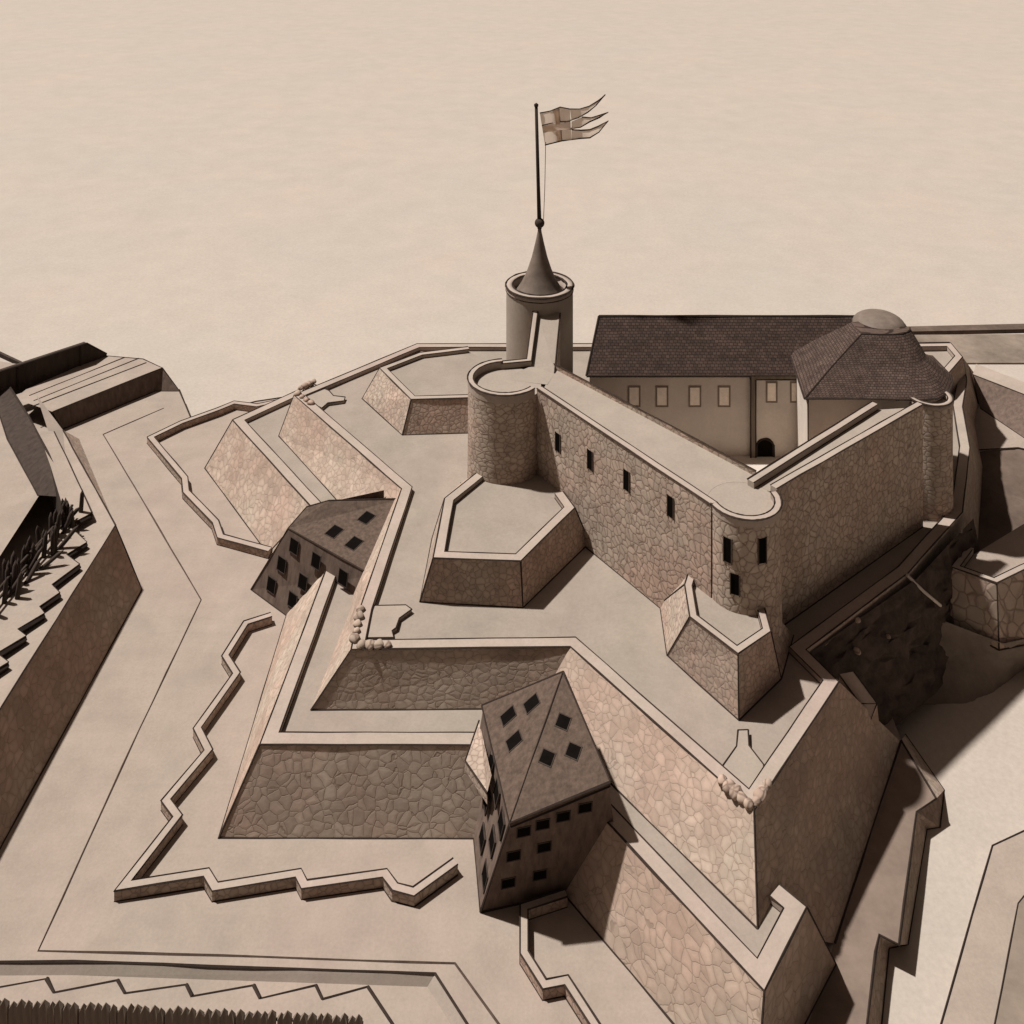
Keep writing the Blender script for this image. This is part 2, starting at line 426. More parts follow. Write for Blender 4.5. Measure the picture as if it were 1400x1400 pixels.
# far strip of land right, and distant line left
s_ = MB(); pts = [P(1120, 456, -2), P(1250, 453, -2), P(1500, 448, -2), P(1500, 440, -2), P(1250, 446, -2), P(1120, 449, -2)]
s_.prism(pts, -3.2); tag(s_.build('land', 'earth'), kind='structure')
s_ = MB(); pts = [P(1200, 496, -2.6), P(1500, 496, -2.6), P(1500, 456, -2.6), P(1200, 458, -2.6)]
s_.prism(pts, -3.2); tag(s_.build('mudflat', 'shore'), kind='structure')
s_ = MB(); pts = [P(-60, 452, -2), P(38, 498, -2), P(34, 499, -2), P(-60, 456, -2)]
s_.prism(pts, -3.2); tag(s_.build('jetty', 'timber'), 'thin dark jetty line running out from the left edge', 'jetty')

# ================================================================ LOWER RAMPART
ZL, FL = 9.0, 8.2
Lt = [V((-46, 220, ZL)), P(318, 574, ZL), P(425, 692, ZL), V((-29, 171.5, ZL)), P(355, 1018, ZL), V((2.9, 130.4, ZL)), P(812, 1104, ZL), P(1045, 1355, ZL), P(1103, 1240, ZL), P(1066, 1209, ZL)]
Lb = [V((-50, 223, 0)), P(280, 640, 0), P(366, 757, 0), V((-36.5, 167, 0)), P(299, 1146, 0), V((0.6, 127.3, 0)), P(771, 1222, 0), V((23.4, 98.6, 0)), P(1143, 1318, 0), P(1110, 1255, 0)]
t = thing('lower_rampart', 'low outer stone rampart with pale coping, its big rubble face bottom centre', 'rampart', (0, 130, 0))
m_ = MB(); m_.strip(Lb, Lt, 0)
m_.ink(Lb[1:9], 0.14)
for k in (1, 2, 4, 7, 8): m_.ink([Lb[k], Lt[k]], 0.12)
m_.build('wall', ['stone_big', 'ink'], t)
m_ = MB(); foot = parapet(m_, Lt, 1.9, 0.8); m_.build('coping', ['coping', 'ink'], t)
m_ = MB(); m_.poly([p + V((0, 0, -0.004)) for p in offset(foot, -0.3)] + [V((33, 125, FL)), V((10, 145, FL)), V((0, 150, FL)), V((-10, 190, FL)), V((-30, 215, FL))]); m_.build('terrace', ['terrace'], t)

# ================================================================ UPPER RAMPART
ZU, FU = 15.0, 14.2
Ut = [P(480, 888, ZU), P(780, 884, ZU), P(1031, 1108, ZU), P(1147, 932, ZU), P(1102, 888, ZU), P(1242, 783, ZU), P(1316, 700, ZU), P(1326, 612, ZU), P(1316, 556, ZU),
      P(1322, 520, ZU), P(1316, 488, ZU), P(1298, 468, ZU), P(1000, 470, ZU), P(690, 470, ZU), P(570, 470, ZU), P(402, 540, ZU), P(549, 668, ZU), P(492, 832, ZU)]
Ub = [P(425, 971, FL), V((3.2, 137, FL)), P(1036, 1270, FL), P(1231, 1014, 0), V((40.2, 139.2, 0)), V((59.0, 154.2, 0)), P(1338, 740, 1), P(1345, 640, 1), P(1335, 580, 1),
      P(1340, 560, 1), P(1332, 510, 1), P(1310, 492, 1), P(1000, 495, 0), P(690, 494, 0), P(560, 500, 0), P(381, 596, FL), V((-24.5, 173.4, FL)), P(478, 836, FL)]
t = thing('upper_rampart', 'upper stone rampart with sharp front bastion and pale parapet, standing round the keep', 'rampart', (0, 140, FL))
m_ = MB(); m_.strip(Ub, Ut, 0, True)
# the right face of the bastion runs on down to the berm
M0 = P(1141, 1290, 0)
m_.face([Ub[2], M0, Ub[3]], 0)
m_.ink([Ub[0], Ub[1], Ub[2]], 0.13); m_.ink([Ub[2], Ut[2]], 0.16); m_.ink([M0, Ub[3]], 0.16); m_.ink([Ub[15], Ub[16]], 0.13); m_.ink([Ub[0], Ut[0]], 0.12); m_.ink([Ub[15], Ut[15]], 0.12)
m_.build('wall', ['stone_mid', 'ink'], t)
m_ = MB(); foot = parapet(m_, Ut, 1.7, 0.8, True); m_.build('coping', ['coping', 'ink'], t)
m_ = MB(); m_.poly([p + V((0, 0, -0.004)) for p in offset(foot, -0.3, True)]); m_.build('terrace', ['terrace'], t)
# gun platforms on the bastion points, with rough corner stones
def platform(px, edges):
    o = [P(x, y, FU + 0.55) for x, y in px]
    a = MB(); a.prism(o, FU - 0.1, 0); a.ink(o, 0.13, 1, True); a.build('gun_platform', ['walk', 'ink'], t)
    k = 0
    for (x0, y0), (x1, y1), n in edges:
        for i in range(n):
            f = (i + 0.5) / n
            c = P(x0 + (x1 - x0) * f, y0 + (y1 - y0) * f, ZU + 0.15); k += 1
            boulder(c, random.uniform(0.55, 0.8), k + int(x0)).build('corner_stone', ['stone_block'], t)
platform([(1009, 998), (1023, 998), (1024, 1019), (1044, 1045), (1046, 1062), (1030, 1085), (1006, 1066), (988, 1047), (1007, 1020)], [((984, 1064), (1028, 1103), 5), ((1032, 1100), (1052, 1068), 4)])
platform([(504, 828), (555, 827), (563, 833), (546, 845), (542, 858), (536, 862), (538, 872), (500, 872), (494, 858)], [((494, 828), (484, 878), 5), ((488, 882), (536, 882), 4)])
platform([(424, 523), (450, 534), (456, 541), (472, 543), (470, 548), (448, 551), (440, 558), (420, 548), (412, 536)], [((404, 536), (428, 553), 4), ((408, 532), (432, 520), 4)])
# small sloped buttress on the right shoulder
b_ = MB(); a0, a1, a2, a3 = P(1147, 922, 12.5), P(1167, 918, 12.5), P(1199, 962, 9), P(1176, 962, 9); a4 = P(1187, 992, 6)
b_.face([a0, a3, a2, a1], 0); b_.face([a3, a4, a2], 0)
b_.face([a0, at_z(a0, 0), a4, a3], 1); b_.face([a1, a2, a4, at_z(a1 + V((4, 0, 0)), 0)], 1); b_.ink([a0, a3, a2, a1], 0.1, 2); b_.ink([a3, a4, a2], 0.1, 2)
b_.build('buttress', ['coping', 'stone_mid', 'ink'], t)

# ================================================================ RAVELINS ON THE UPPER TERRACE
def ravelin(label, top, base, z, mat, w, back, hp=0.7):
    """small battered bastion; back = extra plan points closing the platform"""
    tp = [P(x, y, z) for x, y in top]; bs = [P(x, y, FU + 0.01) for x, y in base]
    c = sum(bs, V()) / len(bs)
    t = thing('ravelin', label, 'bastion', (c.x, c.y, FU), 'small bastions on the upper terrace')
    a = MB(); a.strip(bs, tp, 0); a.ink(bs, 0.12)
    for p, q_ in list(zip(bs, tp))[1:-1]: a.ink([p, q_], 0.11)
    a.build('wall', [mat, 'ink'], t)
    a = MB(); ft = parapet(a, tp, w, hp); a.build('coping', ['coping', 'ink'], t)
    a = MB(); a.poly([p + V((0, 0, -0.004)) for p in offset(ft, -0.2)] + [V((x, y, z - hp)) for x, y in back]); a.build('platform', ['terrace'], t)
ravelin('pentagonal stone bastion in front of the round bastion tower, left of the keep wall', [(664, 636), (608, 681), (592, 763), (712, 767), (786, 694), (770, 672)], [(630, 660), (591, 736), (574, 823), (715, 831), (806, 742), (815, 712)], 20.5, 'stone_small', 1.5, [(12, 166), (0, 173)])
ravelin('small far bastion behind the round bastion tower at the upper left', [(640, 474), (574, 482), (519, 503), (562, 546), (640, 544)], [(640, 500), (560, 506), (495, 545), (550, 595), (650, 592)], 20.0, 'stone_small', 1.2, [(-5, 200), (-5, 212)])
ravelin('small battered bastion at the foot of the corner tower, near the fortress point', [(940, 786), (936, 799), (943, 843), (1009, 894), (1054, 863), (1043, 822)], [(915, 800), (902, 826), (912, 896), (1010, 985), (1068, 928), (1085, 868)], 22.0, 'stone_small', 1.0, [(33, 141), (24, 146)])

# ================================================================ KEEP
ZK = 34.0; HPK = 0.9
def walled(name, label, outer, inner, zbase, zt, mats, par_in=False, ink_base=True):
    """thick wall with a walk on top; outer/inner: lists of plan points with own z"""
    c = sum(outer, V()) / len(outer)
    t = thing(name, label, 'castle wall', (c.x, c.y, zbase))
    a = MB(); lo = [at_z(p, zbase) for p in outer]; li = [at_z(p, zbase) for p in inner]
    a.strip(lo, outer, 0); a.strip(li, inner, 0)
    a.ink(lo, 0.13); a.ink(inner, 0.12)
    a.build('wall', [mats, 'ink'], t)
    a = MB(); ft = parapet(a, outer, 1.1, HPK, r=0.14)
    if par_in: fi = [p for p in parapet(a, inner[::-1], 1.1, HPK, r=0.14)][::-1]
    else: fi = [p - V((0, 0, HPK)) for p in inner]
    a.build('coping', ['coping', 'ink'], t)
    a = MB(); a.strip(ft, fi, 0); a.build('walk', ['walk'], t)
    return t
k1 = [P(734, 531, ZK), P(972, 690, ZK)]
k1i = [P(757, 504, ZK - HPK), P(1034, 652, ZK - HPK)]
kw = walled('keep_wall', 'sunlit front left wall of the keep with a row of four dark slits', k1, [p + V((0, 0, HPK)) for p in k1i], FU, ZK, 'stone')
wa, wb = k1[0], k1[1]; uu = (wb - wa); uu.z = 0; uu.normalize()
for x, y in ((763, 605), (807, 629), (857, 657), (917, 693)):
    slit(kw, PL(x, y, wa, wb, at_z(wa, 0)), uu, V((0, 0, 1)), 1.1, 2.9)
k2 = [P(1062, 668, ZK), P(1262, 553, ZK)]
k2i = [P(1022, 655, ZK), P(1192, 549, ZK)]
walled('keep_wall', 'dark shaded right wall of the keep with a parapet on both sides of its walk', k2, k2i, FU, ZK, 'stone', True)

def round_tower(label, cx, cy, r, z0, z1, mat, floor_in=0.9, par=1.0, arc=None, group='round towers of the keep', slits=()):
    t = thing('round_tower', label, 'tower', (cx, cy, z0), group)
    a = MB(); a.lathe(cx, cy, [(r * 1.03, z0), (r, z0 + (z1 - z0) * 0.5), (r, z1 - (floor_in - 0.004 if arc else 0.0))], 56, 0)
    ring = lambda rr, z: [V((cx + rr * math.cos(2 * math.pi * i / 48), cy + rr * math.sin(2 * math.pi * i / 48), z)) for i in range(48)]
    a.build('wall', [mat], t)
    a = MB()
    if arc:      # parapet only on the outer side, walk opens to the walls
        a0, a1 = arc; n = 40
        pts = lambda rr, z: [V((cx + rr * math.cos(a0 + (a1 - a0) * i / n), cy + rr * math.sin(a0 + (a1 - a0) * i / n), z)) for i in range(n + 1)]
        o, i_, f = pts(r + 0.05, z1), pts(r - par, z1), pts(r - par, z1 - floor_in)
        a.strip(o, i_, 0); a.strip(i_, f, 0); a.strip(pts(r + 0.05, z1 - floor_in - 0.1), o, 0)
        for k in (0, -1): a.face([o[k], i_[k], f[k], at_z(o[k], z1 - floor_in)], 0)
        a.ink(o, 0.15, step=50); a.ink(i_, 0.12, step=50); 
    else:
        a.lathe(cx, cy, [(r + 0.05, z1 - 0.7), (r + 0.05, z1), (r - par, z1), (r - par, z1 - floor_in)], 56)
        a.ink(ring(r + 0.05, z1), 0.15, closed=True, step=50); a.ink(ring(r - par, z1), 0.12, closed=True, step=50)
    a.build('coping', ['coping', 'ink'], t)
    a = MB(); a.poly(ring(r - 0.15, z1 - floor_in + 0.006)); a.build('walk', ['walk'], t)
    for ang, z, W, h in slits:
        u = V((-math.sin(ang), math.cos(ang), 0)); slit(t, V((cx + r * math.cos(ang), cy + r * math.sin(ang), z)), u, V((0, 0, 1)), W, h)
    return t
round_tower('squat round bastion tower of coursed stone at the left end of the keep wall', -1.2, 174.2, 6.3, FU, ZK + 0.4, 'stone_course', 1.3, 0.9, (R(95), R(322)))
def cyl_px(cx, cy, r, x, y):     # picture point on a cylinder front
    d = V(((x - XC) / F, 1)); d2 = d.dot(d); b = -(d.x * cx + d.y * cy); c = cx * cx + cy * cy - r * r
    t_ = (-b - math.sqrt(max(0, b * b - d2 * c))) / d2
    return math.atan2(d.y * t_ - cy, d.x * t_ - cx), H - (y - YH) / F * t_
KX, KY, KR = 32.0, 141.2, 5.0
sl = []
for x, y, W, h in ((995, 752, 1.05, 3.2), (1042, 753, 1.05, 3.3), (1005, 799, 1.1, 2.7)):
    an, zz = cyl_px(KX, KY, KR, x, y); sl.append((an, zz, W, h))
round_tower('round corner tower with three dark slits at the front of the keep', KX, KY, KR, FU, ZK, 'stone', HPK - 0.02, 0.9, (R(196), R(376)), slits=sl)
round_tower('slim round tower at the right end of the dark keep wall', 69.6, 171.0, 3.7, FU - 0.6, ZK - 1.0, 'stone_course', 1.0, 0.8)

# ramped walk from the round bastion up to the tall tower
ro = [P(700, 500, ZK), P(722, 496, ZK), V((4.1, 191, 38.9))]
rl = [V((4.0, 191, 38.9)), V((2.6, 181, ZK + 0.2)), V((-2.0, 180.3, ZK + 0.1))]
rr_ = [V((9.0, 191, 38.0)), V((7.4, 178.0, ZK - HPK))]
t = thing('ramp_wall', 'short walled ramp climbing from the round bastion to the tall flag tower', 'castle wall', (6, 185, FU))
a = MB(); rin = [p for p in offset(rl, 0.9)]; rf = [p - V((0, 0, 0.9)) for p in rin]
a.strip(rl, rin, 0); a.strip(rin, rf, 0); a.ink(rl, 0.14); a.ink(rin, 0.12); a.build('coping', ['coping', 'ink'], t)
a = MB(); a.face([rf[0], rf[1], rr_[1], rr_[0]]); a.face([rf[1], V((-2, 176, ZK - HPK)), V((6, 174, ZK - HPK + 0.05)), rr_[1]]); a.build('walk', ['walk'], t)
a = MB(); a.strip([at_z(p, FU) for p in rl], rl, 0); a.strip([at_z(p, FU) for p in rr_], rr_, 0); a.ink(rr_, 0.16); a.build('wall', ['stone', 'ink'], t)

# tall tower with the pointed roof
TX, TY = 5.3, 196.6
t = thing('flag_tower', 'tall round tower with a concave pointed roof sunk inside its parapet', 'tower', (TX, TY, FU))
a = MB(); a.lathe(TX, TY, [(6.4, FU), (6.4, 41.0)], 64); a.build('wall', ['walk'], t)
a = MB(); a.lathe(TX, TY, [(6.45, 40.2), (6.5, 41.1), (5.2, 41.1), (5.2, 38.6)], 64)
rg = lambda r, z: [V((TX + r * math.cos(2 * math.pi * i / 48), TY + r * math.sin(2 * math.pi * i / 48), z)) for i in range(48)]
a.ink(rg(6.5, 41.1), 0.2, closed=True, step=50); a.ink(rg(5.2, 41.1), 0.2, closed=True, step=50); a.ink(rg(6.45, 40.2), 0.1, closed=True, step=50)
a.build('coping', ['coping', 'ink'], t)
a = MB(); a.poly(rg(5.3, 38.9)); a.build('gutter_floor', ['timber'], t)
a = MB(); a.lathe(TX, TY, [(4.75, 39.7), (4.3, 40.2), (3.6, 41.3), (2.9, 42.6), (2.3, 44.0), (1.5, 46.4), (0.8, 49.3), (0.4, 51.2), (0.3, 52.0)], 48); a.ink(rg(4.75, 39.7), 0.2, closed=True, step=50); a.build('roof', ['lead', 'ink'], t)
t = thing('flagpole', 'thin dark flagpole with a ball at its foot on the pointed tower roof', 'flagpole', (TX, TY, 52))
a = MB(); a.tube([V((TX, TY, 51.8)), V((TX - 0.25, TY, 60)), V((TX - 0.65, TY, 75.4))], [0.42, 0.34, 0.3], 10); a.lathe(TX - 0.65, TY, [(0.0, 76.0), (0.42, 75.7), (0.42, 75.3), (0.0, 75.0)], 12); a.build('pole', ['ink'], t)
a = MB(); a.lathe(TX, TY, [(0.95 * math.cos(R(k)), 52.9 + 0.95 * math.sin(R(k))) for k in range(-90, 91, 15)], 20); a.build('ball', ['timber'], t)
a = MB(); a.tube([V((TX + 1.15, TY - 0.2, 68.5)), V((TX + 1.0, TY - 0.2, 60)), V((TX + 0.75, TY - 0.2, 53.6))], [0.06, 0.06, 0.06], 6); a.build('halyard', ['inksoft'], t)
# three-tailed flag with a cross
def fl(x, y): 
    p = D(x, y, TY); return V((p.x, TY - 0.3 + 0.9 * math.sin((x - 738) * 0.085) * min(1, (x - 736) / 30), p.z))
def band(mb, top, bot, m=0, n=4, th=0.06):
    """cloth between two pixel polylines of equal length, one sheet of cloth"""
    A, B = [fl(*q_) for q_ in top], [fl(*q_) for q_ in bot]; mb.strip(A, B, m, smooth=True)
f = MB()
band(f, [(738, 154), (752, 152), (766, 147), (779, 148)], [(745, 198), (755, 196), (768, 193), (781, 190)])
band(f, [(779, 148), (792, 147), (805, 144), (818, 138), (828, 130)], [(781, 164), (792, 158), (803, 152), (815, 144), (828.5, 131)])
band(f, [(781, 165), (795, 158), (808, 160), (820, 158), (832, 154)], [(781, 176), (793, 172), (806, 165), (820, 161), (832, 155.5)])
band(f, [(781, 177), (794, 176), (806, 176), (818, 173), (832, 166)], [(781, 189), (793, 187), (806, 187), (819, 181), (832, 167.5)])
for l_ in ([(738, 154), (752, 152), (766, 147), (779, 148), (792, 147), (805, 144), (818, 138), (828, 130), (815, 144), (803, 152), (790, 159), (772, 167)],
           [(795, 158), (808, 160), (820, 158), (832, 154), (820, 161), (806, 165), (793, 172), (774, 176)], [(781, 176), (794, 176), (806, 176), (818, 173), (832, 166), (819, 181), (806, 187), (793, 187), (768, 193), (745, 198)]):
    f.ink([fl(*q_) for q_ in l_], 0.13, 1, step=1.5, wob=0.02)
fo = tag(f.build('flag', ['cloth', 'ink']), 'pale swallow tailed cross flag with three tails flying from the tower pole', 'flag')
f = MB()
for y0 in (-1, 1):
    d = V((0, 0.12 * y0, 0))
    for pts in ([(757, 151), (764, 149), (768, 192), (761, 194)], [(741, 172), (779, 167), (780, 175), (743, 180)]):
        f.face([fl(*q_) + d for q_ in pts], 0)
for l_ in ([(757, 151), (758, 168), (741, 171)], [(764, 149), (766, 167), (779, 165)], [(743, 180), (760, 178), (761, 194)], [(781, 175), (767, 177), (768, 192)]):
    f.ink([fl(*q_) for q_ in l_], 0.12, 1, step=50)
f.build('cross', ['cloth', 'ink'], fo)

# ================================================================ COURTYARD BUILDINGS
YHALL = 183.0
court = MB(); court.poly([V((7.5, 176, 16)), V((34, 148, 16)), V((58, 168, 16)), V((66, 205, 16)), V((8, 205, 16))])
tag(court.build('courtyard', 'plaster'), kind='structure')
def at_d(x, y, dep): return D(x, y, dep)
t = thing('hall', 'long plastered hall with a dark tiled roof and four windows behind the keep wall', 'building', (33, YHALL, 16))
x0, x1 = D(806, 508, YHALL).x, D(1176, 508, YHALL).x; ez = D(900, 508, YHALL).z; YR = 191.0; rz = D(900, 432, YR).z
a = MB()
for p, q_ in (((x0, YHALL), (x1, YHALL)), ((x1, YHALL), (x1, 199)), ((x1, 199), (x0 + 3.4, 199)), ((x0 + 3.4, 199), (x0, YHALL))):
    a.face([V((*p, 15.9)), V((*q_, 15.9)), V((*q_, ez)), V((*p, ez))])
for x in (x0, x1): a.face([V((x, YHALL, ez)), V((x + (3.4 if x == x0 else 0), 199, ez)), V((D(819 if x == x0 else 1172, 432, YR).x, YR, rz - 0.3))])
a.ink([V((x0, YHALL - 0.05, ez - 0.6)), V((x1, YHALL - 0.05, ez - 0.6))], 0.1)
a.build('wall', ['plaster', 'ink'], t)
a = MB(); e = 0.6
A0, A1 = V((x0 - e, YHALL - e, ez - 0.45)), V((x1 + e, YHALL - e, ez - 0.45)); B0, B1 = V((D(819, 432, YR).x, YR, rz)), V((D(1172, 432, YR).x, YR, rz)); C0, C1 = V((x0 + 3.0, 199.6, ez - 0.45)), V((x1 + e, 199.6, ez - 0.45))
uvquad(a, A0, A1, B1, B0); uvquad(a, C1, C0, B0, B1); d = V((0, 0, -0.3))
a.face([A0 + d, A1 + d, A1, A0], 0); a.face([A0, B0, B0 + d, A0 + d], 0); a.face([A1, B1, B1 + d, A1 + d], 0); a.face([C0, B0, B0 + d, C0 + d]); a.face([C1, B1, B1 + d, C1 + d])
a.ink([A0, A1], 0.18); a.ink([B0, B1], 0.2); a.ink([A0, B0], 0.2); a.ink([A1, B1], 0.2)
a.build('roof', ['tile', 'ink'], t)
for x in (867, 905, 950, 990):
    window(t, D(x, 542, YHALL - 0.02), V((1, 0, 0)), V((0, 0, 1)), 1.7, 3.2, 0.28, ('shore', 'glass'), 0.08)
ph = P(1040, 500, 0)
t = thing('gate_building', 'plastered gate wing with a moulded frame, two windows and a dark arched doorway', 'building', (47, 180, 16))
yg = YHALL - 0.4; gx0, gx1 = D(1026, 500, yg).x, D(1113, 500, yg).x; gz = ez - 0.35
a = MB(); a.prism([V((gx0, yg, gz)), V((gx1, yg, gz)), V((gx1, YHALL + 1.5, gz)), V((gx0, YHALL + 1.5, gz))], 15.9)
a.build('wall', ['plaster'], t)
a = MB(); fr = 0.9
a.box(V(((gx0 + gx1) / 2, yg - 0.12, gz - 0.42)), gx1 - gx0 + 0.3, 0.35, 0.8); a.box(V((gx0 + fr / 2, yg - 0.12, (gz + 15.1) / 2)), fr, 0.34, gz - 16.2)
a.ink([V((gx0, yg - 0.3, gz)), V((gx1, yg - 0.3, gz))], 0.12); a.ink([V((gx0, yg - 0.3, gz)), V((gx0, yg - 0.3, 16))], 0.14); a.ink([V((gx0 + fr, yg - 0.3, gz - 0.8)), V((gx0 + fr, yg - 0.3, 16))], 0.12); a.ink([V((gx0 + fr, yg - 0.3, gz - 0.8)), V((gx1, yg - 0.3, gz - 0.8))], 0.1)
a.build('cornice', ['board', 'ink'], t)
for x in (1055, 1088):
    window(t, D(x, 536, yg - 0.02), V((1, 0, 0)), V((0, 0, 1)), 1.5, 3.2, 0.28, ('shore', 'glass'), 0.08)
c = D(1046, 612, yg - 0.05); a = MB(); ar = 1.55
arc = [V((c.x + ar * math.cos(R(k)), c.y, c.z + ar * math.sin(R(k)))) for k in range(0, 181, 12)]
pl = [V((c.x + ar, c.y, 15.9))] + arc + [V((c.x - ar, c.y, 15.9))]
a.face(pl, 0); a.ink(pl, 0.22, 1, step=50); a.build('doorway', ['black', 'ink'], t)

# domed roof tower on the right of the hall
t = thing('domed_tower', 'pale walled building under a steep bell shaped tiled roof capped by a small dome', 'building', (65, 176, 16))
ze = 32.8
def hoop(px, y, z, dep_b):
    pass
base = [D(1100, 546, 170), D(1180, 546, 170), D(1258, 549, 169.6), D(1282, 547, 170), D(1298, 538, 172), D(1303, 526, 175), D(1300, 512, 178), V((76, 185, ze)), V((60, 188, ze)), V((50.5, 186, ze))]
base = [at_z(p, ze) for p in base]
mid = [D(1138, 500, 175), D(1190, 500, 175), D(1236, 502, 175), D(1250, 503, 175.3), D(1260, 503, 176), D(1266, 500, 177.5), D(1266, 497, 179), V((67, 184.5, 0)), V((60, 186, 0)), V((55, 185, 0))]
zm = D(1190, 500, 175).z; mid = [at_z(p, zm) for p in mid]
top = [D(1178, 457, 179.5), D(1200, 457, 179.3), D(1222, 457, 179.3), D(1233, 457, 179.6), D(1240, 456, 180.2), D(1244, 455, 181), D(1244, 454, 182), V((66.5, 184, 0)), V((63.5, 185, 0)), V((61, 184, 0))]
zt_ = D(1200, 457, 179.3).z; top = [at_z(p, zt_) for p in top]
a = MB()
for lo, hi in ((base, mid), (mid, top)):
    L = 0
    for i in range(len(lo)):
        j = (i + 1) % len(lo); s1 = (lo[j] - lo[i]).length; s2 = (hi[j] - hi[i]).length
        hgt = (hi[i] - lo[i]).length; o_ = (s1 - s2) / 2; y0 = 0 if lo is base else 8
        a.face([lo[i], lo[j], hi[j], hi[i]], 0, [(L, y0), (L + s1, y0), (L + s1 - o_, y0 + hgt), (L + o_, y0 + hgt)]); L += s1
a.poly(top, 0); a.ink(base, 0.16, closed=True); a.ink(top[:7], 0.14)
a.ink([base[0], mid[0], top[0]], 0.14)
a.build('roof', ['tile2', 'ink'], t)
wallp = [p + (V((62, 178, ze)) - p) * 0.05 for p in base]
a = MB(); a.prism([at_z(p, ze - 0.02) for p in wallp], 15.9); a.ink([at_z(wallp[0], 16), at_z(wallp[0], ze)], 0.12); a.build('wall', ['plaster', 'ink'], t)
dc = V((66.4, 185.3, 0)); dr = (D(1244, 455, 182).x - D(1178, 457, 179.5).x) / 2 * 0.98
a = MB(); a.lathe(dc.x, dc.y, [(dr * math.cos(R(k)), zt_ - 1.0 + dr * 0.47 * math.sin(R(k))) for k in range(0, 91, 9)], 32)
a.ink([V((dc.x + dr * 1.01 * math.cos(R(k)), dc.y + dr * 1.01 * math.sin(R(k)), zt_ - 0.9)) for k in range(0, 360, 12)], 0.16, 1, True, step=50)
a.build('dome', ['lead', 'ink'], t)

# small far bastion at the right of the domed roof
t = thing('corner_bastion', 'small far bastion platform peeping out right of the bell shaped roof', 'bastion', (85, 200, FU))
bp = [P(1240, 548, 19), P(1292, 516, 19), P(1316, 488, 19), P(1300, 469, 19), P(1240, 470, 19)]
a = MB(); a.strip([at_z(p + (p - V((72, 195, 0))) * 0.06, FU) for p in bp], bp); a.build('wall', ['stone_mid'], t)
a = MB(); ft = parapet(a, bp, 1.4, 1.0); a.build('coping', ['coping', 'ink'], t)
a = MB(); a.poly([p + V((0, 0, -0.004)) for p in ft]); a.build('platform', ['terrace'], t)

# ================================================================ GUARD HOUSES IN THE RE-ENTRANT CORNERS
def face_axes(a, b, c):
    n = (b - a).cross(c - a).normalized()
    if n.dot(V((0, 0, H)) - a) < 0: n = -n
    u = V((0, 0, 1)).cross(n)
    u = u.normalized() if u.length > 1e-3 else V((1, 0, 0))
    return u, n.cross(u).normalized(), n
t = thing('guard_house', 'tall dark hipped guard house in the foreground corner of the ramparts', 'house', (3, 122, 0), 'guard houses in the rampart corners')
Fb, Lb_ = P(657, 1247, 0), V((-5.6, 134, 0))
Ft, Rt, Lf = P(698, 1122, 12), P(831, 1066, 12), P(661, 966, 12.6)
ap = P(770, 918, 18.5); Rm = P(772, 1222, 0); Rt = PL(831, 1066, Fb, Rm, Ft); Rb = Fb + (Rm - Fb) * 1.7
bk = V((5.5, 134, 13.5))
a = MB(); a.face([Fb, Rb, Rt]); a.face([Fb, Rt, Ft]); a.face([Lb_, Fb, Ft, Lf]); a.face([Rb, V((13, 136, 0)), bk, Rt]); a.face([V((13, 136, 0)), Lb_, Lf, bk])
a.ink([Fb, Ft], 0.14); a.ink([Fb, P(771, 1222, 0)], 0.16); a.ink([Fb, Lb_], 0.12); a.build('wall', ['housewall', 'ink'], t)
a = MB(); d = V((0, 0, -0.5)); cc = V((3, 126, 12)); ex = lambda p: p + (at_z(p, 0) - at_z(cc, 0)) * 0.035
e0, e1, e2 = ex(Lf), ex(Ft), ex(Rt)
a.face([e0, e1, ap]); a.face([e1, e2, ap]); a.face([e2, bk, ap]); a.face([bk, e0, ap])
a.strip([e0 + d, e1 + d, e2 + d], [e0, e1, e2]); a.face([e0 + d, e1 + d, e2 + d, bk + d])
a.ink([e0, ap], 0.12); a.ink([e1, ap], 0.12); a.ink([e2, ap], 0.14); a.ink([e0, e1, e2], 0.16); a.ink([e1 + d, e2 + d], 0.12)
a.build('roof', ['houseroof', 'ink'], t)
def put(px, tri, W, h, par):
    u, w_, n = face_axes(*tri)
    for x, y in px: window(par, PL(x, y, *tri), u, w_, W, h, 0.12, ('timber', 'black'), 0.06)
put(((695, 979), (727, 962), (703, 1013)), (e0, e1, ap), 1.5, 1.9, t)
put(((770, 987), (748, 1036), (784, 1027)), (e1, e2, ap), 1.5, 1.35, t)
def inside(p, a, b, c):
    n = (b - a).cross(c - a); return all((q_ - p_).cross(p - p_).dot(n) >= 0 for p_, q_ in ((a, b), (b, c), (c, a)))
for x, y in ((716, 1137), (742, 1127), (770, 1116), (800, 1104), (702, 1170), (744, 1158), (695, 1207), (738, 1196)):
    tri = (Fb, Rb, Rt) if inside(PL(x, y, Fb, Rb, Rt), Fb, Rb, Rt) else (Fb, Rt, Ft)
    put(((x, y),), tri, 1.5, 1.2, t)
u_, w__, n__ = face_axes(Lb_, Fb, Ft)
for fu, fv in ((0.42, 0.88), (0.66, 0.84), (0.88, 0.80), (0.5, 0.55), (0.82, 0.52), (0.62, 0.27), (0.88, 0.22)):
    window(t, Lb_.lerp(Fb, fu).lerp(Lf.lerp(Ft, fu), fv), u_, w__, 2.1, 1.7, 0.12, ('timber', 'black'), 0.1)
a = MB(); s0, s1, s2, s3 = P(655, 985, 9.4), P(636, 1040, 9.2), P(666, 1084, 9.4), P(672, 1060, 11.5)
a.face([s0, s1, s2, s3]); a.face([s1, s2, at_z(s2, 8), at_z(s1, 8)]); a.face([s0, s1, at_z(s1, 8), at_z(s0, 8)]); a.ink([s0, s1, s2], 0.12)
a.build('lean_to', ['stone_small', 'ink'], t)

